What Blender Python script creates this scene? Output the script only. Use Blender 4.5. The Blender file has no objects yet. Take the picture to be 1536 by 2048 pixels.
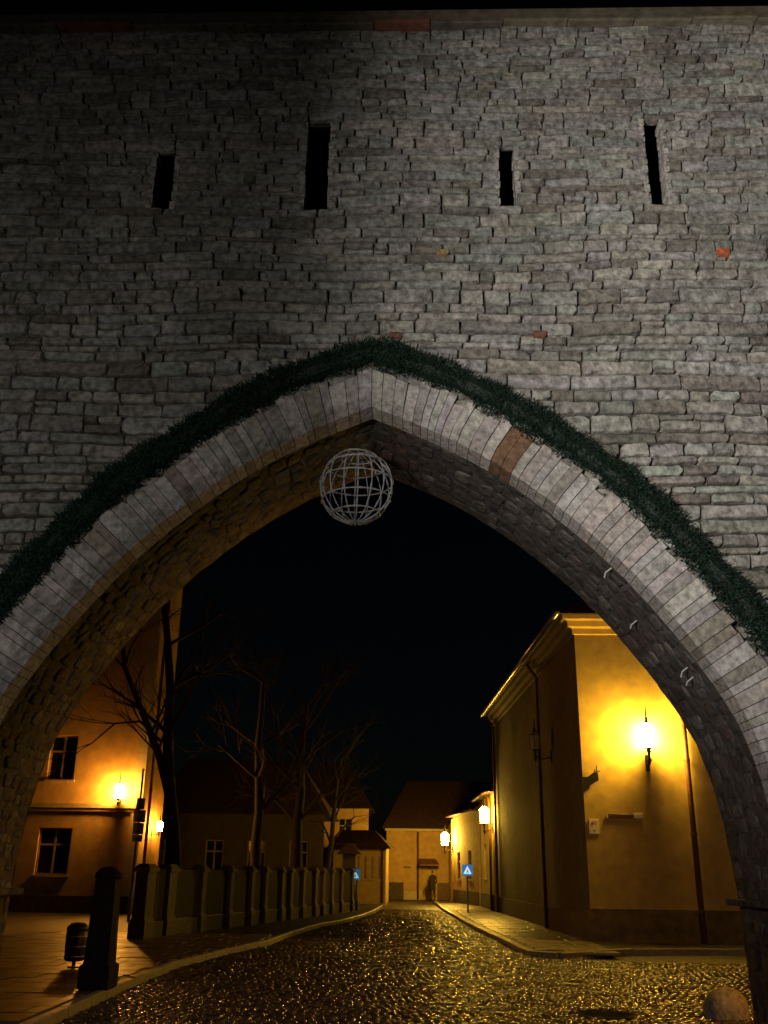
import bpy, bmesh, math, random
import numpy as np
from mathutils import Vector, Matrix
from mathutils.geometry import tessellate_polygon
R = math.radians
rnd = random.Random(7)
sc = bpy.context.scene
C = sc.collection

# ------------------------------------------------------------------ camera
CAM_H = 1.65
th, ps, ro = math.atan(718 / 1900), math.atan(62 / 1900 * .935), R(.8)
fw = Vector((-math.sin(ps) * math.cos(th), math.cos(ps) * math.cos(th), math.sin(th)))
rt0 = Vector((math.cos(ps), math.sin(ps), 0)); up0 = rt0.cross(fw)
rt = rt0 * math.cos(ro) + up0 * math.sin(ro); up = up0 * math.cos(ro) - rt0 * math.sin(ro)
cd = bpy.data.cameras.new('camera'); cam = bpy.data.objects.new('camera', cd); C.objects.link(cam)
cam.matrix_world = Matrix(((rt.x, up.x, -fw.x, 0), (rt.y, up.y, -fw.y, 0), (rt.z, up.z, -fw.z, CAM_H), (0, 0, 0, 1)))
cd.sensor_fit = 'VERTICAL'; cd.sensor_height = 36; cd.lens = 1900 / 2048 * 36
cd.clip_start = .05; cd.clip_end = 2000
sc.camera = cam

# ------------------------------------------------------------------ night sky, faint fill sun, exposure
w = bpy.data.worlds.new('World'); sc.world = w; w.use_nodes = True
nt = w.node_tree; nt.nodes.clear()
sky = nt.nodes.new('ShaderNodeTexSky'); sky.sky_type = 'NISHITA'; sky.sun_disc = False
sky.sun_elevation = R(24); sky.sun_rotation = R(200)
bg = nt.nodes.new('ShaderNodeBackground'); bg.inputs['Strength'].default_value = .00022
out = nt.nodes.new('ShaderNodeOutputWorld')
nt.links.new(sky.outputs[0], bg.inputs[0]); nt.links.new(bg.outputs[0], out.inputs[0])
sd = bpy.data.lights.new('fill_sun', 'SUN'); sd.energy = .004; sd.angle = R(10); sd.color = (.8, .88, 1)  # sun lamp added as a very faint bluish fill
fill_sun = bpy.data.objects.new('fill_sun', sd); C.objects.link(fill_sun); fill_sun.rotation_euler = (R(66), 0, R(-20))
vs = sc.view_settings; vs.view_transform = 'Standard'; vs.look = 'None'; vs.exposure = 0; vs.gamma = 1; vs.use_curve_mapping = False
sc.render.engine = 'CYCLES'
cy = sc.cycles; cy.use_denoising = True; cy.use_adaptive_sampling = False
cy.max_bounces = 6; cy.diffuse_bounces = 3; cy.glossy_bounces = 3; cy.transmission_bounces = 4
cy.caustics_reflective = False; cy.caustics_refractive = False; cy.sample_clamp_indirect = 4; cy.sample_clamp_direct = 0
FLOOD_W = 4900.0

# ------------------------------------------------------------------ materials
def mat(name, base, rough=.8, var=.25, nscale=6., bump=.0, bscale=30., bdist=.01, attr=False, moss=0., metal=0., spec=.5, rvar=0., detail=6., stain=None):
    m = bpy.data.materials.new(name); m.use_nodes = True
    n = m.node_tree.nodes; l = m.node_tree.links; b = n['Principled BSDF']
    b.inputs['Metallic'].default_value = metal; b.inputs['Specular IOR Level'].default_value = spec
    tc = n.new('ShaderNodeNewGeometry')
    no = n.new('ShaderNodeTexNoise'); no.inputs['Scale'].default_value = nscale; no.inputs['Detail'].default_value = detail
    l.new(tc.outputs['Position'], no.inputs['Vector'])
    mr = n.new('ShaderNodeMapRange'); mr.inputs['From Min'].default_value = .3; mr.inputs['From Max'].default_value = .7
    mr.inputs['To Min'].default_value = 1 - var; mr.inputs['To Max'].default_value = 1 + var
    l.new(no.outputs[0], mr.inputs['Value'])
    mx = n.new('ShaderNodeMix'); mx.data_type = 'RGBA'; mx.blend_type = 'MULTIPLY'; mx.inputs['Factor'].default_value = 1
    if attr:
        at = n.new('ShaderNodeAttribute'); at.attribute_name = 'Col'; l.new(at.outputs['Color'], mx.inputs['A'])
    else:
        mx.inputs['A'].default_value = (*base, 1)
    l.new(mr.outputs[0], mx.inputs['B'])
    col = mx.outputs['Result']
    if moss or stain:
        n2 = n.new('ShaderNodeTexNoise'); n2.inputs['Scale'].default_value = .55 if moss else .9; n2.inputs['Detail'].default_value = 8; n2.inputs['Roughness'].default_value = .68
        l.new(tc.outputs['Position'], n2.inputs['Vector'])
        r2 = n.new('ShaderNodeMapRange'); r2.inputs['From Min'].default_value = .5; r2.inputs['From Max'].default_value = .72
        r2.inputs['To Max'].default_value = moss or .55
        l.new(n2.outputs[0], r2.inputs['Value'])
        m2 = n.new('ShaderNodeMix'); m2.data_type = 'RGBA'; l.new(r2.outputs[0], m2.inputs['Factor'])
        l.new(col, m2.inputs['A']); m2.inputs['B'].default_value = (*(stain or (.07, .086, .05)), 1)
        col = m2.outputs['Result']
    l.new(col, b.inputs['Base Color'])
    if rvar:
        r3 = n.new('ShaderNodeMapRange'); r3.inputs['From Min'].default_value = .3; r3.inputs['From Max'].default_value = .7
        r3.inputs['To Min'].default_value = max(.05, rough - rvar); r3.inputs['To Max'].default_value = rough + rvar
        n3 = n.new('ShaderNodeTexNoise'); n3.inputs['Scale'].default_value = 2.3; n3.inputs['Detail'].default_value = 5
        l.new(tc.outputs['Position'], n3.inputs['Vector']); l.new(n3.outputs[0], r3.inputs['Value']); l.new(r3.outputs[0], b.inputs['Roughness'])
    else:
        b.inputs['Roughness'].default_value = rough
    if bump:
        nb = n.new('ShaderNodeTexNoise'); nb.inputs['Scale'].default_value = bscale; nb.inputs['Detail'].default_value = 7; nb.inputs['Roughness'].default_value = .62
        l.new(tc.outputs['Position'], nb.inputs['Vector'])
        bu = n.new('ShaderNodeBump'); bu.inputs['Strength'].default_value = bump; bu.inputs['Distance'].default_value = bdist
        l.new(nb.outputs[0], bu.inputs['Height']); l.new(bu.outputs[0], b.inputs['Normal'])
    return m

def emit(name, col, strength):
    m = bpy.data.materials.new(name); m.use_nodes = True; n = m.node_tree.nodes; n.clear()
    e = n.new('ShaderNodeEmission'); e.inputs[0].default_value = (*col, 1); e.inputs[1].default_value = strength
    o = n.new('ShaderNodeOutputMaterial'); m.node_tree.links.new(e.outputs[0], o.inputs[0]); return m

M = dict(
    stone=mat('limestone', (.3, .3, .3), .9, .55, 15, 1., 20, .035, attr=True, moss=.6, detail=9),
    voussoir=mat('voussoir_limestone', (.4, .4, .4), .88, .42, 16, 1., 24, .025, attr=True, detail=9),
    mortar=mat('wall_mortar', (.055, .05, .043), .95, .4, 8, .9, 25, .03),
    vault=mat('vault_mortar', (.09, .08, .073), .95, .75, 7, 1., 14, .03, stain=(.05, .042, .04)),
    cobble=mat('wet_cobble', (.06, .06, .06), .24, .4, 25, .35, 60, .005, attr=True, rvar=.1, spec=.3),
    road=mat('road_bed', (.035, .032, .028), .5, .4, 9, .9, 22, .03),
    ground=mat('ground_soil', (.03, .028, .024), .9, .4, 2, .6, 10, .03),
    slab=mat('wet_paving_slab', (.13, .12, .105), .42, .35, 5, .5, 40, .006, attr=True, rvar=.14),
    kerb=mat('kerb_granite', (.27, .25, .23), .5, .3, 14, .5, 50, .006, rvar=.12),
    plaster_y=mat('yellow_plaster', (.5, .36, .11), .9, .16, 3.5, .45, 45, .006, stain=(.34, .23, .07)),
    plaster_o=mat('ochre_plaster', (.5, .32, .13), .9, .16, 3, .4, 40, .006, stain=(.34, .21, .08)),
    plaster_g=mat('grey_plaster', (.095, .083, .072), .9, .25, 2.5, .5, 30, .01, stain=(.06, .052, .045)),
    plaster_p=mat('pinkish_plaster', (.46, .33, .22), .9, .2, 3, .4, 40, .006, stain=(.3, .2, .13)),
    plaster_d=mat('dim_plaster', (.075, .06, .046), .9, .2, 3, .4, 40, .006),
    plinth=mat('plinth_render', (.075, .062, .05), .85, .3, 5, .6, 30, .01),
    plinth_y=mat('dark_yellow_plinth', (.17, .125, .05), .9, .35, 4, .5, 30, .01, stain=(.08, .06, .03)),  # darker yellow than the wall above, with random blotches
    trim=mat('painted_trim', (.5, .42, .28), .7, .15, 6, .2, 40, .004),
    roof=mat('dark_roof_tile', (.05, .026, .018), .7, .4, 7, .6, 30, .01),
    coping=mat('coping_tile', (.2, .12, .08), .85, .4, 8, .8, 25, .02, attr=True, moss=.6),
    iron=mat('black_iron', (.018, .018, .02), .45, .2, 20, .3, 60, .003, metal=.3),
    bronze=mat('brown_pipe', (.12, .05, .025), .5, .25, 10, .2, 50, .003),
    zinc=mat('zinc_gutter', (.35, .34, .32), .3, .2, 12, .1, 40, .002, metal=.7),
    wood=mat('dark_board', (.014, .011, .009), .8, .35, 12, .5, 40, .006),
    post=mat('fence_post_stone', (.062, .056, .05), .75, .35, 9, .6, 30, .012),
    darkstone=mat('near_black_matte', (.009, .008, .007), .9, .4, 9, .8, 20, .015, spec=.15),  # even near-black matte base for the post and manhole cover
    bark=mat('bark', (.028, .022, .018), .9, .35, 14, .9, 25, .02),
    needle=mat('fir_needle', (.012, .045, .022), .75, .45, 30, attr=True),
    wire=mat('pale_wrapped_wire', (.5, .51, .54), .5, .3, 60, .4, 200, .003),
    glass=mat('window_glass', (.012, .012, .014), .06, .05, 3),
    oldglass=mat('unlit_lantern_glass', (.42, .36, .22), .3, .2, 9),
    frame=mat('window_frame_paint', (.3, .24, .17), .6, .15, 9, .2, 50, .003),
    white=mat('white_sign_enamel', (.72, .69, .64), .45, .08, 20),
    red=mat('red_sign_print', (.5, .08, .05), .5, .05, 20),
    grey=mat('grey_sign_print', (.2, .2, .21), .5, .05, 20),
    plate=mat('dark_name_plate', (.07, .02, .025), .4, .1, 20),
    bluesign=emit('emissive_blue_sign', (.06, .27, .62), .55),  # crossing sign faces are emissive, the dim pair weaker
    whitesign=emit('emissive_white_sign', (.72, .95, 1), .85),
    bluedim=emit('dim_blue_sign', (.05, .22, .42), .35),
    whitedim=emit('dim_white_sign', (.5, .8, .92), .55),
    coat=mat('dark_coat', (.03, .018, .014), .9, .2, 30),
    trouser=mat('dark_trousers', (.02, .016, .015), .9, .2, 30),
    skin=mat('skin', (.35, .2, .14), .6, .05, 30),
    hair=mat('dark_hair', (.02, .015, .012), .7, .1, 30),
)

# ------------------------------------------------------------------ helpers
class MB:
    def __init__(s): s.v = []; s.f = []; s.c = []
    def add(s, vs, fs, col=(.5, .5, .5)):
        o = len(s.v); s.v.extend(tuple(p) for p in vs); s.f.extend(tuple(i + o for i in f) for f in fs); s.c.extend([col] * len(vs)); return s
    def box(s, x0, x1, y0, y1, z0, z1, col=(.5, .5, .5)):
        return s.add([(x0, y0, z0), (x1, y0, z0), (x1, y1, z0), (x0, y1, z0), (x0, y0, z1), (x1, y0, z1), (x1, y1, z1), (x0, y1, z1)],
                     [(0, 3, 2, 1), (4, 5, 6, 7), (0, 1, 5, 4), (1, 2, 6, 5), (2, 3, 7, 6), (3, 0, 4, 7)], col)
    def bbox(s, x0, x1, y0, y1, z0, z1, b=.01):          # bevelled upright box
        ring = lambda d, z: [(x0 + d, y0 + d, z), (x1 - d, y0 + d, z), (x1 - d, y1 - d, z), (x0 + d, y1 - d, z)]
        vs = ring(b, z0) + ring(0, z0 + b) + ring(0, z1 - b) + ring(b, z1)
        fs = [(3, 2, 1, 0), (12, 13, 14, 15)]
        for k in range(3):
            for i in range(4): j = (i + 1) % 4; fs.append((k * 4 + i, k * 4 + j, k * 4 + 4 + j, k * 4 + 4 + i))
        return s.add(vs, fs)
    def tube(s, pts, rad, n=8, caps=True, col=(.5, .5, .5)):
        pts = [Vector(p) for p in pts]; k = len(pts)
        rad = rad if isinstance(rad, (list, tuple)) else [rad] * k
        vs = []; ref = None
        for i, p in enumerate(pts):
            t = (pts[min(i + 1, k - 1)] - pts[max(i - 1, 0)]).normalized()
            if ref is None: ref = t.orthogonal().normalized()
            ref = (ref - t * ref.dot(t)); ref = ref.normalized() if ref.length > 1e-6 else t.orthogonal().normalized()
            b = t.cross(ref)
            for q in range(n):
                a = 2 * math.pi * q / n; vs.append(p + (ref * math.cos(a) + b * math.sin(a)) * rad[i])
        fs = [(i * n + q, i * n + (q + 1) % n, (i + 1) * n + (q + 1) % n, (i + 1) * n + q) for i in range(k - 1) for q in range(n)]
        if caps: fs += [tuple(range(n - 1, -1, -1)), tuple(range((k - 1) * n, k * n))]
        return s.add(vs, fs, col)
    def lathe(s, c, prof, n=12, col=(.5, .5, .5), rot=0.):
        vs = []; k = len(prof)
        for r, z in prof:
            for q in range(n):
                a = 2 * math.pi * q / n + rot; vs.append((c[0] + r * math.cos(a), c[1] + r * math.sin(a), c[2] + z))
        fs = [(i * n + q, i * n + (q + 1) % n, (i + 1) * n + (q + 1) % n, (i + 1) * n + q) for i in range(k - 1) for q in range(n)]
        fs += [tuple(range(n - 1, -1, -1)), tuple(range((k - 1) * n, k * n))]
        return s.add(vs, fs, col)
    def build(s, name, m, parent=None, smooth=False, loc=None):
        me = bpy.data.meshes.new(name); vv = s.v
        if loc is not None: vv = [(a - loc[0], b - loc[1], c - loc[2]) for a, b, c in vv]
        me.from_pydata(vv, [], s.f)
        ca = me.color_attributes.new('Col', 'FLOAT_COLOR', 'POINT')
        arr = np.ones((len(s.v), 4), np.float32); arr[:, :3] = s.c; ca.data.foreach_set('color', arr.ravel())
        if smooth: me.shade_smooth()
        me.materials.append(M[m] if isinstance(m, str) else m)
        o = bpy.data.objects.new(name, me); C.objects.link(o)
        if loc is not None: o.location = loc
        if parent is not None: o.parent = parent
        return o

def thing(name, label, cat, loc=(0, 0, 0), group=None):
    o = bpy.data.objects.new(name, None); C.objects.link(o); o.empty_display_size = .2
    o.location = loc; o['label'] = label; o['category'] = cat
    if group: o['group'] = group
    return o
def tag(o, label, cat, group=None):
    o['label'] = label; o['category'] = cat
    if group: o['group'] = group
    return o
def part(mb, name, m, root, smooth=False):      # a part given in world coordinates under a root Empty/mesh
    o = mb.build(name, m, None, smooth)
    o.parent = root; p = Vector(root.location)
    if root.parent: p = p + root.parent.location
    o.matrix_parent_inverse = Matrix.Translation(-p); return o
def subpart(o, p):                                   # a sub-part of a part whose own world matrix is the identity
    o.parent = p; o.matrix_parent_inverse = Matrix.Identity(4); return o
def struct(o): o['kind'] = 'structure'; return o
def jit(a): return rnd.uniform(-a, a)
def vary(c, a=.12, w=.05):
    k = 1 + jit(a); return tuple(max(.004, x * k * (1 + jit(w))) for x in c)

# ------------------------------------------------------------------ the arch curve
AX, YF, YR = -.42, 9.0, 11.0
HZ = [(3.87, 0), (3.865, .8), (3.84, 1.5), (3.79, 2.1), (3.71, 2.55), (3.6, 2.95), (3.45, 3.27), (3.26, 3.57), (3.05, 3.88), (2.82, 4.19), (2.53, 4.54), (2.2, 4.88), (1.85, 5.19), (1.5, 5.47), (1.12, 5.73), (.6, 6.01), (0, 6.27)]
P = np.array(HZ[::-1], float)
for _ in range(3):
    Q = [P[0]]
    for a, b in zip(P[:-1], P[1:]): Q += [a * .75 + b * .25, a * .25 + b * .75]
    P = np.array(Q + [P[-1]])
SL = np.concatenate([[0], np.cumsum(np.hypot(*np.diff(P, axis=0).T))]); LEN = SL[-1]
def arch(s, r=0., side=1):
    """point on the arch: s = arc length from the apex, r = distance outward, side = +1 right / -1 left"""
    h = np.interp(s, SL, P[:, 0]); z = np.interp(s, SL, P[:, 1])
    h2 = np.interp(min(s + .12, LEN), SL, P[:, 0]); z2 = np.interp(min(s + .12, LEN), SL, P[:, 1])
    h1 = np.interp(max(s - .12, 0), SL, P[:, 0]); z1 = np.interp(max(s - .12, 0), SL, P[:, 1])
    t = np.array([h2 - h1, z2 - z1]); t /= np.hypot(*t); n = np.array([-t[1], t[0]])
    if s < .9: k = s / .9; n = n * k + np.array([0., 1.]) * (1 - k); n /= np.hypot(*n)
    return AX + side * (h + n[0] * r), z + n[1] * r
OFF = np.array([[arch(s, .25)[0] - AX, arch(s, .25)[1]] for s in np.linspace(0, LEN, 120)])
def half_at(z): return 0 if z > OFF[0, 1] else float(np.interp(z, OFF[::-1, 1], OFF[::-1, 0]))
SLITS = [(-3.02, -2.8, 8.79, 9.6), (-1.25, -.98, 8.81, 10.02), (1.01, 1.19, 8.83, 9.64), (2.73, 2.93, 8.83, 10.02)]
TOP = 11.5

# ------------------------------------------------------------------ ground, road, pavements
def sheet(name, pts, z, m):
    pts3 = [Vector((x, y, 0)) for x, y in pts]; tri = tessellate_polygon([pts3])
    mb = MB(); mb.add([(x, y, z) for x, y in pts], [t if (pts3[t[1]] - pts3[t[0]]).cross(pts3[t[2]] - pts3[t[0]]).z > 0 else t[::-1] for t in tri])
    return struct(mb.build(name, m))
sheet('ground', [(-150, -60), (150, -60), (150, 260), (-150, 260)], -.03, 'ground')
KL = [(-3.95, 10.5), (-4.0, 12.6), (-4.1, 15.4), (-4.1, 18.5), (-3.75, 21.3), (-3.3, 23.8), (-3.1, 28.), (-2.75, 31.8), (-2.1, 35.1), (-1.5, 42.2), (-1.3, 50), (-1.5, 58)]
KR = [(9.6, 23.9), (6.5, 23.6), (4.6, 23.0), (3.5, 22.0), (2.95, 21.55), (2.65, 21.75), (2.55, 23.5), (2.1, 31.8), (1.75, 42), (1.6, 48), (1.5, 58)]
def polyx(K, y):
    ys = [p[1] for p in K]; return float(np.interp(y, ys, [p[0] for p in K]))
road = sheet('road', [(-9, -8), (9, -8), (9, 66), (-9, 66)], -.012, 'road')
KRm = KR[5:]
lp = sheet('pavement_left', [(-18, 11.15)] + [(x - .1, y) for x, y in KL[1:]] + [(-18, 58)], .085, 'road')
rp = sheet('pavement_right', [(x + .06, y) for x, y in KR] + [(9.6, 58)], .095, 'road')

def kerb(K, name, parent, h, wd):
    pts = [Vector((x, y, 0)) for x, y in K]; d = [0]
    for a, b in zip(pts[:-1], pts[1:]): d.append(d[-1] + (b - a).length)
    X = [p.x for p in pts]; Yv = [p.y for p in pts]
    s = 0.
    while s < d[-1] - .3:
        L = rnd.uniform(.75, 1.15); e = min(s + L, d[-1])
        a = Vector((np.interp(s + .008, d, X), np.interp(s + .008, d, Yv), 0)); b = Vector((np.interp(e - .008, d, X), np.interp(e - .008, d, Yv), 0))
        t = (b - a).normalized(); n = Vector((-t.y, t.x, 0)) * wd
        hh = h + jit(.008); c = .015
        mb = MB(); vs = []
        for p in (a, b):
            for q, z in ((0, -.05), (0, hh - c), (c / wd, hh), (1 - c / wd, hh), (1, hh - c), (1, -.05)): vs.append(p + n * q + Vector((0, 0, z)))
        mb.add(vs, [(i, i + 6, i + 7, i + 1) for i in range(5)] + [(0, 1, 2, 3, 4, 5), (11, 10, 9, 8, 7, 6)])
        o = part(mb, 'kerb_stone', 'kerb', parent)
        s = e
kerb(KL, 'kerb', lp, .115, .13)
kerb(KR[::-1], 'kerb', rp, .12, -.14)

def slabs(parent, z, ylo, yhi, xlo, xhi, dx, dy, col, lim=290):
    n = 0; y = ylo; row = 0
    while y < yhi:
        x = xlo - (dx * .5 if row % 2 else 0)
        while x < 20:
            a, b = max(x, xlo), x + dx; x += dx
            ym = y + dy / 2; L, Rr = xhi(ym); a = max(a, L); b2 = min(b, Rr)
            if b2 - a < .12: continue
            if n >= lim: return
            mb = MB(); mb.bbox(a + .006, b2 - .006, y + .006, y + dy - .006, z - .04, z + .012 + jit(.006), .006)
            mb.c = [vary(col, .25, .06)] * len(mb.v); part(mb, 'paving_slab', 'slab', parent); n += 1
        y += dy; row += 1
slabs(rp, .1, 21.9, 47, 2.0, lambda y: (polyx(KRm, y) + .16 + (0 if y > 22.6 else .5), 4.4 if y < 43 else 2.95), .62, .62, (.15, .13, .105), 200)
slabs(lp, .09, 11.3, 26, -9.5, lambda y: (-9.5, polyx(KL, y) - .2), .6, .6, (.1, .055, .036), 260)

# cobbles: staggered rows of domed setts
def cobbles():
    out = []; y = 10.7; row = 0
    while y < 47:
        L = polyx(KL, y) + .03
        Rr = 9 if y < 21 else (polyx(KRm, y) - .02 if y > 22 else 3.6)
        if y < 11.05: L, Rr = AX - 3.8, AX + 3.8
        p = .125 if y < 30 else .135
        x = L + (p / 2 if row % 2 else 0)
        while x < Rr:
            sx = p * rnd.uniform(.8, 1.2); out.append((x + sx / 2 + jit(.006), y + jit(.012) + .015 * math.sin(x * 1.3 + y * .7), sx * .47, p * rnd.uniform(.4, .47), y)); x += sx
        y += p * .9; row += 1
    return out
CB = cobbles()
def cob_mesh(c, n):
    x, y, a, b, _ = c; r0 = rnd.uniform(0, 6.28); tx, ty = jit(.07), jit(.07); h = rnd.uniform(.018, .036)
    vs = []; pw = .72
    for k, (q, z) in enumerate(((1, -.02), (.93, h * .45), (.6, h * .92))):
        for i in range(n):
            an = 2 * math.pi * (i + .5) / n; cx, sx = math.cos(an), math.sin(an)
            cx = math.copysign(abs(cx) ** pw, cx); sx = math.copysign(abs(sx) ** pw, sx)
            px, py = a * q * cx * (1 + .08 * math.sin(r0 + i * 2.1)), b * q * sx * (1 + .08 * math.sin(r0 + 1 + i * 1.7)); vs.append((x + px, y + py, z + (tx * px + ty * py if k else 0)))
    vs.append((x, y, h))
    fs = [(k * n + i, k * n + (i + 1) % n, (k + 1) * n + (i + 1) % n, (k + 1) * n + i) for k in range(2) for i in range(n)] + [(2 * n + i, 2 * n + (i + 1) % n, 3 * n) for i in range(n)]
    return vs, fs
MANH = (2.45, 13.35, .38)
cand = []
for c in CB:
    if math.hypot(c[0] - MANH[0], c[1] - MANH[1]) < MANH[2] + .05: continue
    cand.append(c)
seen = [c for c in cand if c[4] > 12.25 + .14 * (c[0] + .3) / 2 and -3.9 < c[0] < 3.7]
near = set(id(c) for c in sorted(seen, key=lambda c: c[4] - 2 * c[2] * c[3] * 300)[:300])
bulk = MB()
for c in cand:
    col = vary((.08, .058, .042), .45, .12)
    if id(c) in near:
        vs, fs = cob_mesh(c, 8); part(MB().add(vs, fs, col), 'cobblestone', 'cobble', road, True)
    else:
        vs, fs = cob_mesh(c, 8 if c[4] < 20 else 6); bulk.add(vs, fs, col)
o = part(bulk, 'cobblestone_bed', 'cobble', road, True); o['kind'] = 'stuff'

# manhole cover
mc = thing('manhole_cover', 'round dark iron manhole cover set in the cobbles near the right pier', 'manhole cover', (MANH[0], MANH[1], 0))
part(MB().lathe((MANH[0], MANH[1], -.01), [(.38, 0), (.38, .03), (.34, .032), (.335, .022)], 28), 'frame_ring', 'darkstone', mc)
mb = MB().lathe((MANH[0], MANH[1], -.01), [(.325, 0), (.325, .026)], 28); part(mb, 'lid', 'darkstone', mc)
for i in range(-2, 3):
    wd = math.sqrt(.3 ** 2 - (i * .1) ** 2); part(MB().bbox(MANH[0] - wd, MANH[0] + wd, MANH[1] + i * .1 - .018, MANH[1] + i * .1 + .018, .014, .024, .003), 'rib', 'darkstone', mc)

# ------------------------------------------------------------------ the gate wall
gw = thing('gate_wall', 'tall grey limestone wall with four arrow slits and a wide pointed archway', 'wall', (AX, 10, 0))
XL, XR = -13., 12.
def core():
    outer = [(XL, 0), (XL, TOP), (XR, TOP), (XR, 0)]
    S = np.linspace(0, LEN, 46)
    right = [arch(s, .07, 1) for s in S]; left = [arch(s, .07, -1) for s in S]
    loop = outer + right[::-1] + left[1:]          # right base -> apex -> left base
    holes = [[(a, c), (b, c), (b, d), (a, d)] for a, b, c, d in SLITS]
    allp = loop + [p for h in holes for p in h]
    tri = tessellate_polygon([[Vector((x, z, 0)) for x, z in loop]] + [[Vector((x, z, 0)) for x, z in h] for h in holes])
    m1 = MB(); n = len(allp); yf, yr = YF + .04, YR
    tri2 = tessellate_polygon([[Vector((x, z, 0)) for x, z in loop]])
    m1.add([(x, yf, z) for x, z in allp] + [(x, yr, z) for x, z in allp], [tuple(t) for t in tri] + [tuple(i + n for i in t[::-1]) for t in tri2])
    o = len(loop)
    for h in holes:
        for i in range(4): j = (i + 1) % 4; m1.f.append((o + i, o + j, n + o + j, n + o + i))
        o += 4
    for h, (a, b, c, d) in enumerate(SLITS):      # the openings widen inwards
        q = n + len(loop) + 4 * h; y2 = yr - .08; m1.v[q:q + 4] = [(a - .55, y2, c - .9), (b + .55, y2, c - .9), (b + .55, y2, d + 1.4), (a - .55, y2, d + 1.4)]; m1.f.append((q, q + 1, q + 2, q + 3))
    m1.f.append((1, 2, n + 2, n + 1)); m1.f.append((0, 1, n + 1, n)); m1.f.append((2, 3, n + 3, n + 2))
    part(m1, 'mortar_core', 'mortar', gw)
    m2 = MB(); path = right[::-1] + left[1:]
    ys = np.linspace(YF + .05, YR, 12)
    vs = [(x + jit(.012), y, z + jit(.012)) for x, z in path for y in ys]; k = len(ys)
    m2.add(vs, [(i * k + j, i * k + j + 1, (i + 1) * k + j + 1, (i + 1) * k + j) for i in range(len(path) - 1) for j in range(k - 1)])
    part(m2, 'vault_surface', 'vault', gw, True)
core()

# wall stones in courses
def wob(x, z): return .018 * math.sin(x * .9 + z * 2.1) + .012 * math.sin(x * 2.7 + z * .8 + 1.3)
PAL = [(.33, .315, .285), (.30, .29, .27), (.36, .34, .3), (.27, .26, .235), (.31, .29, .25), (.25, .235, .21), (.30, .305, .275), (.34, .325, .31), (.2, .18, .155)]
SPECIAL = [((3.46, 8.13), (.5, .11, .045)), ((.34, 8.15), (.36, .23, .1)), ((1.38, 7.11), (.2, .075, .055)), ((-.18, 7.06), (.17, .09, .07)), ((-1.9, 9.2), (.18, .2, .13))]
def stone_geo(x0, x1, z0, z1, proud, col):
    g = .008; x0 += g * rnd.uniform(.3, 1.2); x1 -= g * rnd.uniform(.3, 1.2); z0 += g * rnd.uniform(.5, 1.9); z1 -= g * rnd.uniform(.5, 1.9)
    wd, ht = x1 - x0, z1 - z0; c = lambda: min(rnd.uniform(.004, .024) if rnd.random() < .85 else .04, wd * .3, ht * .35)
    k = max(1, int(wd / .14)); j = min(.014, ht * .1)
    b1, b2, t1, t2 = c(), c(), c(), c()
    pts = [(x0 + b1, z0 + jit(j))] + [(x0 + wd * (i + 1) / (k + 1) + jit(.02), z0 + jit(j)) for i in range(k)] + [(x1 - b2, z0 + jit(j)), (x1 + jit(j) * .5, z0 + b2), (x1 + jit(j) * .5, z1 - t2), (x1 - t2, z1 + jit(j))]
    pts += [(x1 - wd * (i + 1) / (k + 1) + jit(.02), z1 + jit(j)) for i in range(k)] + [(x0 + t1, z1 + jit(j)), (x0 + jit(j) * .5, z1 - t1), (x0 + jit(j) * .5, z0 + b1)]
    n = len(pts); cx, cz = (x0 + x1) / 2, (z0 + z1) / 2
    tx, tz = jit(.05), jit(.09)
    d = min(.011, ht * .1); vs = []
    for q in range(3):
        for x, z in pts:
            e = (0, d * .25, d)[q]
            xx = cx + (x - cx) * (1 - 2 * e / wd); zz = cz + (z - cz) * (1 - 2 * e / ht)
            y = (YF + .06, YF - proud * .55, YF - proud + jit(.004))[q] + ((tx * (x - cx) + tz * (z - cz)) if q else 0)
            vs.append((xx, y, zz + wob(xx, zz)))
    vs.append((cx + jit(wd * .2), YF - proud - rnd.uniform(0, .012), cz + wob(cx, cz)))
    fs = [(q * n + i, q * n + (i + 1) % n, (q + 1) * n + (i + 1) % n, (q + 1) * n + i) for q in range(2) for i in range(n)] + [(2 * n + i, 2 * n + (i + 1) % n, 3 * n) for i in range(n)]
    return vs, fs
stones = []
z = .02
while z < TOP - .06:
    h = min(max(rnd.gauss(.136, .037), .07), .23)
    if TOP - z - h < .1: h = TOP - z
    x = XL + rnd.uniform(0, .4)
    zm = z + h / 2; hc = half_at(z + h * .35)
    cuts = [(AX - hc, AX + hc)] if hc > 0 else []
    cuts += [(a, b) for a, b, c, d in SLITS if z < d - .04 and z + h > c + .04]
    while x < XR:
        wd = min(max(rnd.lognormvariate(math.log(.38), .42), .11), .9) * (1.12 if h > .17 else 1.)
        segs = [(x, x + wd)]; x += wd
        for a, b in cuts:
            ns = []
            for p, q in segs:
                if q <= a or p >= b: ns.append((p, q)); continue
                if p < a: ns.append((p, a))
                if q > b: ns.append((b, q))
            segs = ns
        for p, q in segs:
            if q - p < .06: continue
            lay = [(z, z + h)]
            if h > .15 and rnd.random() < .13: t = h * rnd.uniform(.38, .62); lay = [(z, z + t), (z + t, z + h)]
            for a, b in lay:
                if q - p > .3 and len(lay) == 2 and rnd.random() < .4: m_ = p + (q - p) * rnd.uniform(.35, .65); sub = [(p, m_), (m_, q)]
                else: sub = [(p, q)]
                for u0, u1 in sub:
                    col = vary(rnd.choice(PAL), .13, .03)
                    stones.append((u0, u1, a, b, rnd.uniform(.024, .045) if rnd.random() < .95 else .062, col))
    z += h
for (sx, sz), scol in SPECIAL: stones.append((sx - .085, sx + .085, sz - .055, sz + .055, .07, scol))
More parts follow.
